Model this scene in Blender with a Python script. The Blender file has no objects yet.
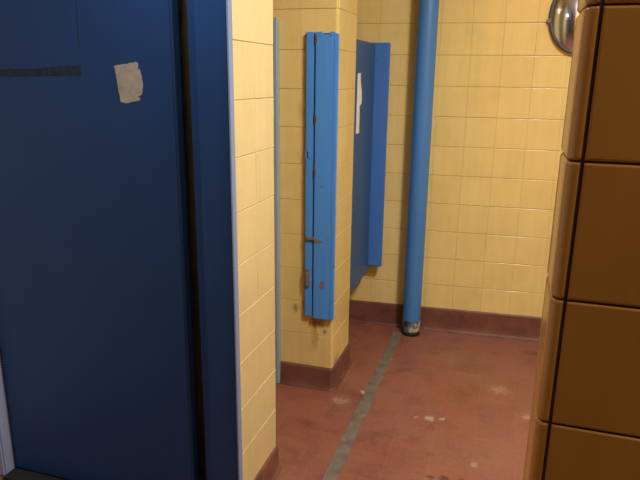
import bpy, bmesh, math, random
from mathutils import Vector, Matrix, noise
random.seed(7)
S = bpy.context.scene
C = S.collection

# ------------------------------------------------------------------ materials
def new_mat(name):
    m = bpy.data.materials.new(name); m.use_nodes = True
    nt = m.node_tree
    return m, nt, nt.nodes['Principled BSDF']

def N(nt, t, **kw):
    n = nt.nodes.new(t)
    for k, v in kw.items():
        if k in n.inputs: n.inputs[k].default_value = v
        else: setattr(n, k, v)
    return n

def ramp(nt, src, stops):
    r = nt.nodes.new('ShaderNodeValToRGB')
    e = r.color_ramp.elements
    while len(e) < len(stops): e.new(0.5)
    for i, (p, c) in enumerate(stops):
        e[i].position = p; e[i].color = (*c, 1) if len(c) == 3 else c
    nt.links.new(src, r.inputs[0])
    return r.outputs[0]

def mix(nt, fac, a, b, blend='MIX'):
    m = nt.nodes.new('ShaderNodeMix'); m.data_type = 'RGBA'; m.blend_type = blend
    for sock, v in ((m.inputs[0], fac), (m.inputs[6], a), (m.inputs[7], b)):
        if isinstance(v, (int, float)): sock.default_value = v
        elif isinstance(v, tuple): sock.default_value = (*v, 1) if len(v) == 3 else v
        else: nt.links.new(v, sock)
    return m.outputs[2]

def coords(nt, scale=(1, 1, 1)):
    t = nt.nodes.new('ShaderNodeTexCoord'); mp = nt.nodes.new('ShaderNodeMapping')
    mp.inputs['Scale'].default_value = scale
    nt.links.new(t.outputs['Object'], mp.inputs[0])
    return mp.outputs[0]

def noise_tex(nt, vec, scale, detail=4, rough=.55):
    n = N(nt, 'ShaderNodeTexNoise', Scale=scale, Detail=detail, Roughness=rough)
    nt.links.new(vec, n.inputs['Vector'])
    return n.outputs['Fac']

def bump(nt, b, height, strength, dist=.001):
    n = N(nt, 'ShaderNodeBump', Strength=strength, Distance=dist)
    nt.links.new(height, n.inputs['Height']); nt.links.new(n.outputs[0], b.inputs['Normal'])

def glaze(name, col, col2, rough=.16, stains_shade=()):
    m, nt, b = new_mat(name)
    a = nt.nodes.new('ShaderNodeAttribute'); a.attribute_name = 'tone'
    v = coords(nt)
    base = mix(nt, a.outputs['Fac'], col, col2)
    streak = noise_tex(nt, coords(nt, (30, 30, 3)), 1.0, 3)
    st = ramp(nt, streak, [(.35, (.97, .97, .97)), (.65, (1.02, 1.02, 1.02))])
    base = mix(nt, 1.0, base, st, 'MULTIPLY')
    grime = noise_tex(nt, v, 5, 6, .65)
    g = ramp(nt, grime, [(.3, (.88, .84, .78)), (.55, (1, 1, 1))])
    base = mix(nt, .5, base, g, 'MULTIPLY')
    for (cx, cy, cz, rx, rz, amt) in stains_shade:
        sub = nt.nodes.new('ShaderNodeMapping'); sub.inputs['Scale'].default_value = (1/rx, 1/rx, 1/rz)
        sub.inputs['Location'].default_value = (-cx/rx, -cy/rx, -cz/rz)
        nt.links.new(v, sub.inputs[0])
        ln = N(nt, 'ShaderNodeVectorMath', operation='LENGTH'); nt.links.new(sub.outputs[0], ln.inputs[0])
        ad = N(nt, 'ShaderNodeMath', operation='MULTIPLY_ADD'); nt.links.new(noise_tex(nt, coords(nt, (70, 70, 22)), 1, 5, .7), ad.inputs[0])
        ad.inputs[1].default_value = 2.2; nt.links.new(ln.outputs['Value'], ad.inputs[2])
        mk = N(nt, 'ShaderNodeMapRange'); nt.links.new(ad.outputs[0], mk.inputs[0])
        mk.inputs['From Min'].default_value = 2.1; mk.inputs['From Max'].default_value = 1.2
        mk.inputs['To Min'].default_value = 0; mk.inputs['To Max'].default_value = amt
        base = mix(nt, mk.outputs[0], base, (.16, .07, .025))
    nt.links.new(base, b.inputs['Base Color'])
    b.inputs['Roughness'].default_value = rough
    b.inputs['Specular IOR Level'].default_value = .5
    bump(nt, b, noise_tex(nt, v, 9, 1), .10, .004)
    return m

def plain(name, col, rough=.6, metal=0, var=.12, scale=9, bmp=0):
    m, nt, b = new_mat(name)
    n = noise_tex(nt, coords(nt), scale, 5)
    c = ramp(nt, n, [(.3, tuple(x*(1-var) for x in col)), (.7, tuple(min(1, x*(1+var)) for x in col))])
    nt.links.new(c, b.inputs['Base Color'])
    b.inputs['Roughness'].default_value = rough; b.inputs['Metallic'].default_value = metal
    if bmp: bump(nt, b, noise_tex(nt, coords(nt), scale*6, 3), bmp, .002)
    return m

def paint(name, col, chips=.66, rough=.38, chipcol=(.10, .075, .06), streaks=(40, 40, 4), spec=.5):
    """gloss paint on steel, with a few worn chips and brush streaks"""
    m, nt, b = new_mat(name)
    v = coords(nt)
    n = noise_tex(nt, coords(nt, streaks), 1, 3)
    c = ramp(nt, n, [(.3, tuple(x*.95 for x in col)), (.7, tuple(min(1, x*1.04) for x in col))])
    ch = noise_tex(nt, v, 34, 5, .6)
    mask = ramp(nt, ch, [(chips, (0, 0, 0)), (chips+.025, (1, 1, 1))])
    c = mix(nt, mask, c, chipcol)
    nt.links.new(c, b.inputs['Base Color'])
    b.inputs['Roughness'].default_value = rough; b.inputs['Specular IOR Level'].default_value = spec
    bump(nt, b, noise_tex(nt, v, 60, 2), .12, .002)
    return m

YEL = glaze('yellow_glaze', (.78, .645, .26), (.75, .615, .245), .12)
CREAM = glaze('cream_yellow_glaze', (.69, .60, .31), (.67, .58, .29), .13)
YELST = glaze('stained_shaded_yellow_glaze', (.78, .645, .26), (.75, .615, .245), .12, [(-.74, 2.36, .315, .06, .035, .8), (-.745, 2.36, .25, .02, .09, .45), (-.835, 2.36, .37, .02, .03, .7), (-.70, 2.36, .275, .012, .012, .8), (-.815, 2.36, 1.215, .025, .05, .22), (-.665, 2.42, .12, .05, .03, .5)])  # faint mark left of the post is its shadow painted in; rest is dirt
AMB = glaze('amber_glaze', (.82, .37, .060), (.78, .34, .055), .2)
GROUT = plain('tan_grout', (.50, .37, .16), .85)
DGROUT = plain('dark_grout', (.075, .035, .018), .9)
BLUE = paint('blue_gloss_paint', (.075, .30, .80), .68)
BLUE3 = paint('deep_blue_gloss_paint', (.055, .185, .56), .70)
BLUE2 = paint('blue_gloss_paint_pipe', (.055, .21, .54), .72, .4)
STEELBLUE = paint('grey_blue_paint', (.27, .38, .43), .70, .4)
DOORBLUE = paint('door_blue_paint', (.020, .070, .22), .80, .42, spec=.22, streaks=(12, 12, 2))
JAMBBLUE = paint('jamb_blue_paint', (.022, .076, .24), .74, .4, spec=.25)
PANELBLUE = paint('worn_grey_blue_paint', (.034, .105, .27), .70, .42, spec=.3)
LITEDGEBLUE = paint('lit_edge_blue_paint', (.20, .28, .46), .70, .4)
LITJAMBBLUE = paint('lit_jamb_blue_paint', (.36, .44, .62), .72, .45)
RUST = plain('rusty_steel', (.16, .09, .05), .7, .2, .4, 60)
BARE = plain('bare_metal', (.27, .26, .25), .5, .5, .3, 80)
DARK = plain('dark_recess', (.012, .011, .010), .9)
PAPER = plain('torn_paper', (.52, .47, .37), .85, 0, .18, 40)
WPAPER = plain('white_paper', (.80, .80, .80), .7, 0, .06, 40)
GLUE = plain("glue_residue", (.016, .032, .07), .8, 0, .5, 60)
BASE = plain('maroon_base_tile', (.150, .060, .045), .4, 0, .35, 10, .1)
DIM = plain('brown_wall_paint', (.16, .11, .06), .7, 0, .08, 6)
PLASTER = plain('white_plaster', (.78, .78, .77), .9, 0, .05, 6)
CEMENT = plain('grey_cement', (.15, .122, .092), .75, 0, .3, 22, .3)

def floor_mat():
    m, nt, b = new_mat('red_quarry_tile')
    v = coords(nt)
    br = N(nt, 'ShaderNodeTexBrick', offset=0.5, Scale=1.0)
    br.inputs['Color1'].default_value = (.27, .094, .056, 1)
    br.inputs['Color2'].default_value = (.24, .084, .052, 1)
    br.inputs['Mortar'].default_value = (.28, .108, .068, 1)
    br.inputs['Mortar Size'].default_value = .0022
    br.inputs['Mortar Smooth'].default_value = .4
    br.inputs['Brick Width'].default_value = .15
    br.inputs['Row Height'].default_value = .15
    rot = nt.nodes.new('ShaderNodeMapping'); rot.inputs['Rotation'].default_value = (0, 0, math.pi/2)
    rot.inputs['Location'].default_value = (0, .03, 0)
    nt.links.new(v, rot.inputs[0]); nt.links.new(rot.outputs[0], br.inputs['Vector'])
    d = noise_tex(nt, v, 2.3, 7, .65)
    dust = ramp(nt, d, [(.40, (0, 0, 0)), (.72, (.75, .75, .75))])
    c = mix(nt, dust, br.outputs['Color'], (.25, .125, .085))
    d2 = noise_tex(nt, v, 7, 6, .7)
    dk = ramp(nt, d2, [(.30, (.62, .58, .55)), (.5, (1, 1, 1))])
    c = mix(nt, .8, c, dk, 'MULTIPLY')
    fine = noise_tex(nt, v, 60, 4, .7)
    fl = ramp(nt, fine, [(.3, (.88, .88, .88)), (.7, (1.1, 1.1, 1.1))])
    c = mix(nt, 1, c, fl, 'MULTIPLY')
    # spilt paint: white splashes and a few dark marks, each with a place and ragged outline of its own
    def spot(x, y, rad, col, amount, c, sq=1.0):
        sub = nt.nodes.new('ShaderNodeMapping'); sub.inputs['Location'].default_value = (-x, -y*sq, 0)
        sub.inputs['Scale'].default_value = (1, sq, 1)
        nt.links.new(v, sub.inputs[0])
        ln = N(nt, 'ShaderNodeVectorMath', operation='LENGTH'); nt.links.new(sub.outputs[0], ln.inputs[0])
        nz = noise_tex(nt, v, 55, 5, .7)
        ad = N(nt, 'ShaderNodeMath', operation='MULTIPLY_ADD'); nt.links.new(nz, ad.inputs[0])
        ad.inputs[1].default_value = rad*3.0; nt.links.new(ln.outputs['Value'], ad.inputs[2])
        mk = N(nt, 'ShaderNodeMapRange'); nt.links.new(ad.outputs[0], mk.inputs[0])
        mk.inputs['From Min'].default_value = rad*2.45; mk.inputs['From Max'].default_value = rad*1.9
        mk.inputs['To Min'].default_value = 0; mk.inputs['To Max'].default_value = amount
        return mix(nt, mk.outputs[0], c, col)
    for (x, y, rad, a) in SPOTS: c = spot(x, y, rad, (.55, .50, .42), a, c)
    for (x, y, rad, a) in DARKSPOTS: c = spot(x, y, rad, (.04, .025, .02), a, c, 1.6)
    nt.links.new(c, b.inputs['Base Color'])
    rr = ramp(nt, d2, [(.3, (.30, .30, .30)), (.7, (.5, .5, .5))])
    nt.links.new(rr, b.inputs['Roughness'])
    bump(nt, b, mix(nt, .5, br.outputs['Fac'], fine), .15, .003)
    return m
SPOTS = [(-.215, 2.26, .026, .5), (-.165, 2.275, .018, .45), (-.27, 2.25, .012, .4), (-.486, 2.75, .026, .9), (-.515, 2.385, .022, .75), (-.50, 2.45, .016, .5),
         (-.02, 2.0, .02, .3), (.05, 2.6, .05, .2), (-.60, 2.28, .04, .25), (.17, 2.4, .03, .3)]
DARKSPOTS = [(-.115, 1.885, .03, .8), (-.05, 1.895, .022, .8), (-.16, 1.88, .018, .7), (.20, 3.05, .06, .4)]
FLOOR = floor_mat()

def chipped_pipe():
    """blue paint flaked off to old yellow-white coats close to the floor"""
    m, nt, b = new_mat('flaked_pipe_paint')
    v = coords(nt)
    n = noise_tex(nt, v, 17, 5, .6)
    c = ramp(nt, n, [(.38, (.03, .03, .03)), (.44, (.10, .16, .24)), (.50, (.13, .18, .24)), (.53, (.55, .53, .42)), (.58, (.58, .45, .12)), (.63, (.05, .05, .05))])
    nt.links.new(c, b.inputs['Base Color']); b.inputs['Roughness'].default_value = .6
    bump(nt, b, n, .5, .004)
    return m
FLAKED = chipped_pipe()

def chrome():
    m, nt, b = new_mat('polished_chrome')
    b.inputs['Base Color'].default_value = (.70, .78, .95, 1); b.inputs['Metallic'].default_value = 1
    b.inputs['Roughness'].default_value = .16
    bump(nt, b, noise_tex(nt, coords(nt), 9, 2), .1, .004)
    return m
CHROME = chrome()
DARKRIM = plain('dark_grey_rim', (.09, .085, .085), .45, .4)

# ------------------------------------------------------------------ mesh helpers
def link(name, bm, mats, parent=None, smooth=False):
    me = bpy.data.meshes.new(name)
    bm.normal_update(); bm.to_mesh(me); bm.free()
    for m in (mats if isinstance(mats, (list, tuple)) else [mats]): me.materials.append(m)
    if smooth:
        for p in me.polygons: p.use_smooth = True
    o = bpy.data.objects.new(name, me); C.objects.link(o)
    if parent: o.parent = parent
    return o

def struct(o, label=None, cat=None):
    o['kind'] = 'structure'
    if label: o['label'] = label
    if cat: o['category'] = cat
    return o

def thing(name, label, cat, loc=(0, 0, 0), group=None):
    o = bpy.data.objects.new(name, None); C.objects.link(o); o.location = loc
    o['label'] = label; o['category'] = cat
    if group: o['group'] = group
    o.empty_display_size = .1
    return o

def box(bm, lo, hi, bev=0, mi=0, seg=2):
    r = bmesh.ops.create_cube(bm, size=1)
    vs = r['verts']
    for v in vs:
        v.co = Vector([(lo[i]+hi[i])/2 + v.co[i]*(hi[i]-lo[i]) for i in range(3)])
    fs = set(f for v in vs for f in v.link_faces)
    for f in fs: f.material_index = mi
    if bev:
        es = list(set(e for v in vs for e in v.link_edges))
        bmesh.ops.bevel(bm, geom=es, offset=bev, segments=seg, affect='EDGES', clamp_overlap=True)

def offbox(bm, lo, hi, org, **k):
    box(bm, [lo[i]-org[i] for i in range(3)], [hi[i]-org[i] for i in range(3)], **k)

def polyline(pts, rad, seg=6):
    """plan polyline with rounded corners"""
    out = [Vector(pts[0])]
    for i in range(1, len(pts)-1):
        p, a, b = Vector(pts[i]), Vector(pts[i-1]), Vector(pts[i+1])
        da, db = (a-p).normalized(), (b-p).normalized()
        s, e = p+da*rad, p+db*rad
        c = p+da*rad+db*rad           # right-angled corners
        for k in range(seg+1):
            t = k/seg*math.pi/2
            out.append(c - db*rad*math.cos(t) - da*rad*math.sin(t))
    out.append(Vector(pts[-1]))
    return out

class Path:
    def __init__(s, pts, rad=.012):
        s.p = polyline(pts, rad) if len(pts) > 2 else [Vector(q) for q in pts]
        s.s = [0]
        for a, b in zip(s.p, s.p[1:]): s.s.append(s.s[-1]+(b-a).length)
        s.len = s.s[-1]
        s.nv = []
        for i in range(len(s.p)):
            n = Vector((0, 0))
            for a, b in ((i-1, i), (i, i+1)):
                if a >= 0 and b < len(s.p):
                    d = (s.p[b]-s.p[a]).normalized(); n += Vector((d.y, -d.x))
            s.nv.append(n.normalized())
    def at(s, t, off=0):
        t = max(0, min(s.len, t))
        for i in range(len(s.p)-1):
            if t <= s.s[i+1]+1e-9:
                k = (t-s.s[i])/max(1e-9, s.s[i+1]-s.s[i])
                n = (s.nv[i]*(1-k)+s.nv[i+1]*k).normalized()
                return s.p[i].lerp(s.p[i+1], k)+n*off
    def inner(s, a, b): return [x for x in s.s if a+1e-4 < x < b-1e-4]

def tiles(bm, path, breaks, rows, g=.0008, b=.0016, e=.0007, tilt=.003, mi=0, gv=.0003, bv=.0008):
    lay = bm.faces.layers.float.get('tone') or bm.faces.layers.float.new('tone')
    for s0, s1 in zip(breaks, breaks[1:]):
        for z0, z1 in zip(rows, rows[1:]):
            tu, tv = random.gauss(0, tilt), random.gauss(0, tilt)
            sm, zm = (s0+s1)/2, (z0+z1)/2
            ss = [s0+gv, s0+gv+bv]+path.inner(s0+gv+bv, s1-gv-bv)+[s1-gv-bv, s1-gv]
            zz = [z0+g, z0+g+b, z1-g-b, z1-g]
            ss = [ss[0]]+ss+[ss[-1]]; zz = [zz[0]]+zz+[zz[-1]]
            grid = []
            for i, s in enumerate(ss):
                col = []
                for j, z in enumerate(zz):
                    di, dj = min(i, len(ss)-1-i), min(j, len(zz)-1-j)
                    d = min(di, dj)
                    off = (-.004, 0.0, e)[min(d, 2)]
                    if d >= 1: off += tu*(s-sm)+tv*(z-zm)
                    q = path.at(s, off)
                    col.append(bm.verts.new((q.x, q.y, z)))
                grid.append(col)
            tone = random.random()
            for i in range(len(ss)-1):
                for j in range(len(zz)-1):
                    try:
                        f = bm.faces.new((grid[i][j], grid[i+1][j], grid[i+1][j+1], grid[i][j+1]))
                    except ValueError: continue
                    f[lay] = tone; f.material_index = mi
                    f.smooth = True

def prism(bm, pts, z0, z1, mi=1):
    lo = [bm.verts.new((p[0], p[1], z0)) for p in pts]
    hi = [bm.verts.new((p[0], p[1], z1)) for p in pts]
    n = len(pts)
    fs = [bm.faces.new(lo[::-1]), bm.faces.new(hi)]
    for i in range(n): fs.append(bm.faces.new((lo[i], lo[(i+1) % n], hi[(i+1) % n], hi[i])))
    for f in fs: f.material_index = mi

def tiled_wall(name, path, breaks, rows, close, mats, z1=2.5, z0=0.0, **k):
    bm = bmesh.new()
    prism(bm, [path.p[i]+path.nv[i]*-.0012 for i in range(len(path.p))]+[Vector(c) for c in close], z0, z1)
    tiles(bm, path, breaks, rows, **k)
    o = link(name, bm, mats)
    md = o.modifiers.new('normals', 'WEIGHTED_NORMAL'); md.mode = 'FACE_AREA'; md.weight = 100; md.keep_sharp = True
    return o

def skirting(name, path, h, th, joint=.15, s0=0, s1=None, parent=None):
    """coved base tile: rounded top edge, flared foot"""
    bm = bmesh.new()
    s1 = path.len if s1 is None else s1
    prof = [(-.004, h), (th*.45, h), (th*.75, h-.003), (th*.85, h-.009), (th*.9, h*.5), (th, h*.3), (th*1.25, h*.16), (th*1.6, h*.06), (th*2.1, .001), (th*2.1, -.001), (-.004, -.001)]
    ss = sorted(set([s0, s1]+path.inner(s0, s1)+[s0+joint*i for i in range(1, int((s1-s0)/joint)+1) if s0+joint*i < s1-.005]))
    rings = []
    for s in ss:
        rings.append([bm.verts.new((*path.at(s, o), z)) for o, z in prof])
    for a, b in zip(rings, rings[1:]):
        for j in range(len(prof)-1):
            f = bm.faces.new((a[j], b[j], b[j+1], a[j+1])); f.smooth = True
    bm.faces.new(rings[0]); bm.faces.new(rings[-1][::-1])
    bmesh.ops.recalc_face_normals(bm, faces=bm.faces)
    return link(name, bm, BASE, parent)

def rows_from(z, n, h=.15): return [z+h*i for i in range(n+1)]
def brk(*runs):
    out = []
    for r in runs: out += r
    return sorted(set(round(x, 5) for x in out))

# ------------------------------------------------------------------ the setting
TOP = 2.6
bm = bmesh.new(); box(bm, (-2.0, -1.4, -.1), (1.9, 3.6, 0))
floor = struct(link('floor', bm, FLOOR), 'worn red quarry tile floor with a grey cement strip', 'floor')
bm = bmesh.new(); box(bm, (-2.0, -1.4, TOP), (1.9, 3.6, TOP+.1))
struct(link('ceiling', bm, PLASTER), 'white plaster ceiling above the washroom', 'ceiling')

# grey cement strip let into the floor
bm = bmesh.new()
L, Rr = [], []
n = 90
for i in range(n+1):
    y = -.6+i*(3.10+.6)/n
    wob = .006*noise.noise(Vector((y*5, 0, 0)))
    w = .025+.008*noise.noise(Vector((y*9, 3, 0)))+.006*noise.noise(Vector((y*31, 8, 0)))
    L.append((-.494+wob-w, y)); Rr.append((-.494+wob+w, y))
lo = [[bm.verts.new((x, y, z)) for (x, y) in side] for side in (L, Rr) for z in (-.002, .0012)]
for i in range(n):
    a, b, c, d = lo
    bm.faces.new((b[i], d[i], d[i+1], b[i+1]))
    bm.faces.new((a[i], b[i], b[i+1], a[i+1])); bm.faces.new((d[i], c[i], c[i+1], d[i+1]))
bmesh.ops.recalc_face_normals(bm, faces=bm.faces)
o = link('cement_strip', bm, CEMENT, floor); o['label'] = 'grey cement strip'

# back wall
bw = Path([(-1.75, 3.086), (1.75, 3.3485)])
ux = bw.len/3.5
b0 = [(x+1.75)*ux for x in [-1.72+.15*i-.005 for i in range(24)] if x+1.75 > 0 and x < 1.75]
tiled_wall('wall_back', bw, b0, rows_from(.112, 15), [(1.75, 3.5), (-1.75, 3.5)], [YEL, GROUT], b=.003, e=.0007)
struct(bpy.data.objects['wall_back'], 'far wall of glossy yellow square tiles behind the blue pipe', 'wall')
struct(skirting('baseboard_back', bw, .13, .012), 'maroon coved base tile along the far wall', 'baseboard')

# wall end between the dark door and the first cubicle opening (turns left behind it)
st = Path([(-.695, 1.467), (-.695, 1.765), (-1.75, 1.765)], .011)
tiled_wall('wall_left', st, brk([0, .149], [.298-.0047], [.298-.0047+.15*i for i in range(1, 8)]), rows_from(.088, 16), [(-1.75, 1.66), (-.80, 1.66), (-.80, 1.467)], [CREAM, GROUT])
struct(bpy.data.objects['wall_left'], 'narrow end of pale yellow tiled wall beside the dark blue door', 'wall')
struct(skirting('baseboard_left', st, .09, .011, s1=.29), 'maroon base tile under the narrow tiled wall end by the door', 'baseboard')

# partition between the two cubicle openings
pp = Path([(-1.75, 2.36), (-.665, 2.36), (-.665, 2.652), (-1.75, 2.652)], .011)
c1 = 1.085-.0024
fr = [c1-.15*i for i in range(7)]
c2 = c1+.146; c3 = c1+.292-.0047
tiled_wall('wall_middle', pp, brk(fr, [c2, c3], [c3+.15*i for i in range(1, 7)]), rows_from(.102, 15), [], [YELST, GROUT])
struct(bpy.data.objects['wall_middle'], 'yellow tiled partition end that carries the nearer blue post', 'wall')
struct(skirting('baseboard_middle', pp, .102, .011, s0=.2, s1=c3+.3), 'maroon base tile wrapping the yellow partition end', 'baseboard')

# near wall on the right, its bullnose corner towards us
nw = Path([(1.75, .772), (.0585, .772), (.0585, .67), (1.75, .67)], .012)
q = [i for i, p in enumerate(nw.p) if abs(p.y-.67) < 1e-4][0]
sg = nw.s[q]+(.072-nw.p[q].x)
sl = nw.s[q]-.085
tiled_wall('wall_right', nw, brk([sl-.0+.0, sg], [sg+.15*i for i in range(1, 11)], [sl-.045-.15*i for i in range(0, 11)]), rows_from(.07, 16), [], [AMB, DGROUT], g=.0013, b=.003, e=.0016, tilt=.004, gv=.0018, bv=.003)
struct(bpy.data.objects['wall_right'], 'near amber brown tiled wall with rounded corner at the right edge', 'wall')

# the rest of the shell, outside the picture
def slab(name, lo, hi, mat, label):
    bm = bmesh.new(); box(bm, lo, hi); struct(link(name, bm, mat), label, 'wall')
slab('wall_east', (1.75, .67, 0), (1.85, 3.5, TOP), YEL, 'yellow side wall round the corner to the right')
slab('wall_rear', (-1.76, -1.3, 0), (1.85, -1.2, TOP), DIM, 'plaster wall behind the viewer')
slab('wall_entry', (1.75, -1.2, 0), (1.85, .67, TOP), DIM, 'plaster wall to the right of the viewer')
slab('wall_west', (-1.86, -1.3, 0), (-1.76, 3.5, TOP), PLASTER, 'plaster wall at the far left, behind the cubicles')

# ------------------------------------------------------------------ dark blue door at the left
org = Vector((-1.555, 1.455, 0))
door = bpy.data.objects.new('door_1', None); C.objects.link(door); door.location = org
struct(door, 'dark blue painted steel door standing slightly ajar in shadow at the left', 'door')
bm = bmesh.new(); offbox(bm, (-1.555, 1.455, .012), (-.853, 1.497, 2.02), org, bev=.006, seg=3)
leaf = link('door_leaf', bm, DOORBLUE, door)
def ragged(pts, y0, y1, jag, name, mat, parent, org, label=None, step=.006):
    out = []
    for (a, b) in zip(pts, pts[1:]+pts[:1]):
        a, b = Vector(a), Vector(b); m = max(1, int((b-a).length/step))
        for k in range(m):
            p = a.lerp(b, k/m); nz = noise.noise(Vector((p.x*90, p.y*90, 1)))
            nrm = Vector((b.y-a.y, a.x-b.x)).normalized()
            out.append(p+nrm*nz*jag)
    bm = bmesh.new()
    f = [bm.verts.new((p.x-org.x, y0-org.y, p.y-org.z)) for p in out]
    g = [bm.verts.new((p.x-org.x, y1-org.y, p.y-org.z)) for p in out]
    bm.faces.new(f); bm.faces.new(g[::-1])
    for i in range(len(out)):
        j = (i+1) % len(out); bm.faces.new((f[i], g[i], g[j], f[j]))
    bmesh.ops.recalc_face_normals(bm, faces=bm.faces)
    o = link(name, bm, mat, parent)
    if label: o['label'] = label
    return o
ragged([(-1.033, 1.372), (-1.020, 1.278), (-1.008, 1.274), (-.962, 1.282), (-.957, 1.288), (-.968, 1.292), (-.951, 1.300), (-.948, 1.345), (-.956, 1.364), (-.962, 1.360), (-.958, 1.378), (-.965, 1.382), (-1.0, 1.377)],
       1.4542, 1.4552, .003, 'paper_remnant', PAPER, door, org, 'torn beige remnant of a paper notice')
ragged([(-1.46, 1.338), (-1.139, 1.346), (-1.139, 1.372), (-1.20, 1.370), (-1.30, 1.362), (-1.46, 1.358)], 1.4545, 1.4552, .004, 'glue_mark', GLUE, door, org, 'dark horizontal band of old glue')
ragged([(-1.142, 1.415), (-1.139, 1.415), (-1.133, 1.62), (-1.136, 1.62)], 1.4545, 1.4552, .001, 'glue_mark', GLUE, door, org, 'thin dark vertical line of old glue')
# frame
fr_ = bpy.data.objects.new('trim_1', None); C.objects.link(fr_); fr_.location = (-.74, 1.45, 0)
struct(fr_, 'dark blue steel door frame with an outer edge painted pale as if lit, beside the pale tiles', 'door frame')
fo = fr_.location
bm = bmesh.new()
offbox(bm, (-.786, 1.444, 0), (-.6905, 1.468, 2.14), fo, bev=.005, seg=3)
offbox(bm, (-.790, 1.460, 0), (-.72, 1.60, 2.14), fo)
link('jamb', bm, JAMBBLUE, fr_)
bm = bmesh.new(); offbox(bm, (-.812, 1.462, 0), (-.785, 1.60, 2.14), fo, bev=.003)
link('door_stop', bm, JAMBBLUE, fr_)
bm = bmesh.new(); offbox(bm, (-.6935, 1.441, 0), (-.6885, 1.4675, 2.14), fo, bev=.0015)  # added strip, its pale colour stands for light on the frame edge
o = link('lit_edge', bm, LITEDGEBLUE, fr_); o['label'] = 'outer edge painted pale blue as if lit'
bm = bmesh.new(); offbox(bm, (-1.66, 1.415, 0), (-1.562, 1.60, 2.14), fo, bev=.006)  # jamb coloured paler to stand for brighter light on this side
o = link('jamb', bm, LITJAMBBLUE, fr_); o['label'] = 'hinge side jamb painted paler as if lit'
bm = bmesh.new(); offbox(bm, (-1.66, 1.445, 2.035), (-.6905, 1.60, 2.14), fo, bev=.004)
link('head_rail', bm, JAMBBLUE, fr_)
bm = bmesh.new(); offbox(bm, (-1.562, 1.40, 0), (-.80, 1.60, .011), fo, bev=.003)
link('threshold', bm, DARK, fr_)
slab('wall_front', (-1.76, 1.50, 2.14), (-.70, 1.60, TOP), PLASTER, 'plaster wall strip above the blue door frame')
slab('wall_hinge', (-1.76, 1.46, 0), (-1.66, 1.60, TOP), PLASTER, 'plaster wall strip on the hinge side of the blue door')

# ------------------------------------------------------------------ blue posts
def box_part(name, lo, hi, org, mat, parent, bev=.003, label=None, seg=2):
    bm = bmesh.new(); offbox(bm, lo, hi, org, bev=bev, seg=seg)
    o = link(name, bm, mat, parent)
    if label: o['label'] = label
    return o
org = Vector((-.73, 2.33, .328))
p1 = thing('door_post', 'scuffed bright blue steel door post hung on the corner of the yellow partition', 'door post', org)
# flange with a latch slot, U channel behind, raised cover
bm = bmesh.new()
offbox(bm, (-.790, 2.3425, .345), (-.7555, 2.362, 1.03), org, bev=.003)
offbox(bm, (-.790, 2.3425, 1.055), (-.7555, 2.362, 1.517), org, bev=.003)
offbox(bm, (-.790, 2.3425, 1.028), (-.784, 2.362, 1.058), org); offbox(bm, (-.778, 2.3425, 1.028), (-.7555, 2.362, 1.058), org)
link('flange', bm, BLUE, p1)
box_part('latch_slot', (-.788, 2.354, 1.026), (-.776, 2.360, 1.06), org, DARK, p1, 0, 'dark latch slot')
bm = bmesh.new()
offbox(bm, (-.772, 2.350, .345), (-.676, 2.362, 1.512), org)
link("back_channel", bm, JAMBBLUE, p1)
bm = bmesh.new()
offbox(bm, (-.751, 2.338, .338), (-.672, 2.356, 1.507), org, bev=.004, seg=3)
offbox(bm, (-.751, 2.338, 1.50), (-.722, 2.356, 1.517), org, bev=.002)
offbox(bm, (-.692, 2.338, 1.50), (-.672, 2.356, 1.517), org, bev=.002)
offbox(bm, (-.675, 2.339, .340), (-.660, 2.362, 1.510), org, bev=.002)
cover = link('cover_plate', bm, BLUE, p1)
for z, w, h in ((.69, .048, .014), (.485, .02, .075)):
    box_part('hinge_bracket', (-.785, 2.334, z), (-.785+w, 2.345, z+h), org, BARE, p1, .002, 'worn bare metal bracket')
for z, h in ((1.17, .04), (.955, .034), (1.475, .03)):
    ragged([(-.7505, z), (-.744, z+.002), (-.742, z+h*.6), (-.745, z+h), (-.7505, z+h)], 2.3373, 2.3395, .002, 'rust_patch', RUST, p1, org, 'rust brown paint chip', .004)
ragged([(-.72, .485), (-.705, .478), (-.699, .492), (-.705, .515), (-.715, .512)], 2.3373, 2.3395, .003, 'rust_patch', BARE, p1, org, 'scraped grey paint chip', .004)
ragged([(-.745, .676), (-.710, .682), (-.712, .692), (-.745, .690)], 2.3373, 2.3395, .003, 'rust_patch', BARE, p1, org, 'scraped grey paint chip', .004)

# far post with a door panel closed along the opening
org = Vector((-.66, 3.10, .36))
p2 = thing('door_post', 'plain blue steel door post fixed to the far wall, left of the round pipe', 'door post', org)
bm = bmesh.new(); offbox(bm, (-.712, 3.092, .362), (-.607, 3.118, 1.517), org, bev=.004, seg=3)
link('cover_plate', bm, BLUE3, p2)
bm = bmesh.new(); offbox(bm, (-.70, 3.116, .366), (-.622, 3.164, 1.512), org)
link('back_channel', bm, BLUE3, p2)

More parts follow.
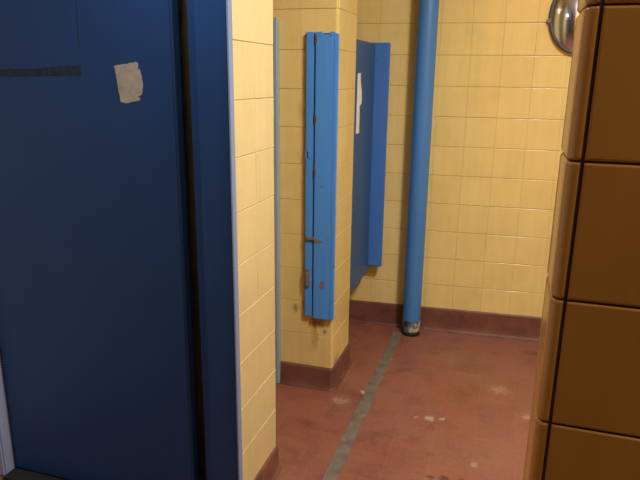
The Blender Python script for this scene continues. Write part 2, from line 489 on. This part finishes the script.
org = Vector((-.70, 2.68, .35))
cd = thing('cubicle_door', 'greyish blue cubicle door panel with a white paper strip, behind the yellow partition', 'cubicle door', org)
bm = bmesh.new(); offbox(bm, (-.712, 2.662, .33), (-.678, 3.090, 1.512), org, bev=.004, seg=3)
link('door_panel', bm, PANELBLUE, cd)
def strip_x(x0, x1, pts, name, mat, parent, org, label):
    bm = bmesh.new()
    f = [bm.verts.new((x0-org.x, y-org.y, z-org.z)) for y, z in pts]
    g = [bm.verts.new((x1-org.x, y-org.y, z-org.z)) for y, z in pts]
    bm.faces.new(f); bm.faces.new(g[::-1])
    for i in range(len(pts)):
        j = (i+1) % len(pts); bm.faces.new((f[i], g[i], g[j], f[j]))
    bmesh.ops.recalc_face_normals(bm, faces=bm.faces)
    o = link(name, bm, mat, parent); o['label'] = label
strip_x(-.6785, -.6765, [(2.735, 1.10), (2.79, 1.10), (2.79, 1.19), (2.785, 1.22), (2.825, 1.235), (2.82, 1.29), (2.795, 1.33), (2.79, 1.37), (2.74, 1.365)], 'paper_strip', WPAPER, cd, org, 'torn white paper strip')

# slim jamb at the left end of the partition front
org = Vector((-.925, 2.345, 0))
p3 = thing('door_post', 'slim grey blue door jamb standing on the floor behind the narrow tiled wall end', 'door post', org)
box_part('jamb', (-.955, 2.330, 0), (-.905, 2.36, 1.571), org, STEELBLUE, p3, .004, seg=3)
box_part('door_stop', (-.975, 2.342, 0), (-.953, 2.36, 1.565), org, JAMBBLUE, p3, .002)

# ------------------------------------------------------------------ pipe
def cyl(bm, r0, r1, z0, z1, seg=40, cap=True):
    a = [bm.verts.new((r0*math.cos(t*2*math.pi/seg), r0*math.sin(t*2*math.pi/seg), z0)) for t in range(seg)]
    b = [bm.verts.new((r1*math.cos(t*2*math.pi/seg), r1*math.sin(t*2*math.pi/seg), z1)) for t in range(seg)]
    for i in range(seg):
        f = bm.faces.new((a[i], a[(i+1) % seg], b[(i+1) % seg], b[i])); f.smooth = True
    if cap: bm.faces.new(a[::-1]); bm.faces.new(b)
pipe = thing('drain_pipe', 'round blue painted pipe rising from the floor in front of the far tiled wall', 'pipe', (-.429, 3.098, 0))
bm = bmesh.new(); cyl(bm, .0485, .0485, .085, TOP-.001, cap=False)
link('pipe_shaft', bm, BLUE2, pipe)
bm = bmesh.new()
for (r0, r1, z0, z1) in ((.044, .0475, .018, .03), (.0475, .0488, .03, .06), (.0488, .0486, .06, .086)): cyl(bm, r0, r1, z0, z1, cap=False)
o = link('pipe_foot', bm, FLAKED, pipe); o['label'] = 'flaking foot with yellow and white patches'
bm = bmesh.new(); cyl(bm, .050, .046, 0, .02)
o = link('floor_collar', bm, DARK, pipe); o['label'] = 'black ring at the floor'

# ------------------------------------------------------------------ chrome dome on the far wall
mx = .262; my = 3.086+(mx+1.75)*.075
mir = thing('convex_mirror', 'polished chrome convex mirror with dark rim on the far yellow wall', 'mirror', (mx, my, 1.64))
mir.rotation_euler = (math.radians(-3), 0, math.atan(.075))
def lathe(name, prof, mat, parent, sx=1, sz=1, seg=56):
    bm = bmesh.new(); rings = []
    for r, y in prof:
        rings.append([bm.verts.new((sx*r*math.cos(k*2*math.pi/seg), -y, sz*r*math.sin(k*2*math.pi/seg))) for k in range(seg)])
    for a, b in zip(rings, rings[1:]):
        for i in range(seg):
            f = bm.faces.new((a[i], a[(i+1) % seg], b[(i+1) % seg], b[i])); f.smooth = True
    bm.faces.new(rings[0]); bm.faces.new(rings[-1])
    bmesh.ops.recalc_face_normals(bm, faces=bm.faces)
    return link(name, bm, mat, parent)
rm = .135
lathe('mirror_dome', [(rm/math.sin(.70)*math.sin(t), .018+rm/math.sin(.70)*(math.cos(t)-math.cos(.70))) for t in [.70*(1-k/16)+.0002 for k in range(17)]], CHROME, mir, 1, 1.25)
lathe('rim', [(.134, -.012), (.140, .002), (.143, .012), (.142, .020), (.139, .025), (.134, .025), (.130, .012)], DARKRIM, mir, 1, 1.22)
lathe('wall_plate', [(.09, -.012), (.09, .014)], DARKRIM, mir, 1, 1.2)
bm = bmesh.new(); box(bm, (-.150, -.026, -.035), (-.130, -.001, -.012), .004); link('rim_clip', bm, DARKRIM, mir)

# ------------------------------------------------------------------ light
def area(name, loc, size, power, col, rot=(0, 0, 0), sy=None):
    l = bpy.data.lights.new(name, 'AREA'); l.energy = power; l.color = col; l.size = size
    if sy: l.shape = 'RECTANGLE'; l.size_y = sy
    o = bpy.data.objects.new(name, l); C.objects.link(o); o.location = loc; o.rotation_euler = rot
    return o
area('ceiling_lamp', (.48, 1.40, 2.45), .32, 54, (1, .96, .93))
area('door_fill', (-.74, 1.10, 2.0), .16, 3.4, (.86, .94, 1.0))  # added unseen light to brighten the top of the door
area('entry_fill', (.75, .20, 2.55), .3, 7, (1, .95, .90))  # added unseen fill for the front of the near right wall
w = bpy.data.worlds.new('World'); S.world = w; w.use_nodes = True
w.node_tree.nodes['Background'].inputs[0].default_value = (.02, .025, .03, 1)

# ------------------------------------------------------------------ camera
cam = bpy.data.cameras.new('Camera'); co = bpy.data.objects.new('Camera', cam); C.objects.link(co)
ya, pi_, ro = math.radians(17.1333), math.radians(15.0235), math.radians(.7547)
fw = Vector((-math.sin(ya)*math.cos(pi_), math.cos(ya)*math.cos(pi_), -math.sin(pi_)))
rt = Vector((math.cos(ya), math.sin(ya), 0)); up = rt.cross(fw)
r2 = rt*math.cos(ro)+up*math.sin(ro); u2 = up*math.cos(ro)-rt*math.sin(ro)
M = Matrix((r2, u2, -fw)).transposed().to_4x4(); M.translation = (0, 0, 1.35)
co.matrix_world = M
cam.sensor_fit = 'HORIZONTAL'; cam.sensor_width = 36; cam.lens = 607.76/640*36; cam.clip_start = .02
S.camera = co
vs = S.view_settings
vs.view_transform = 'Standard'; vs.look = 'None'; vs.gamma = 1; vs.use_curve_mapping = False; vs.exposure = 0
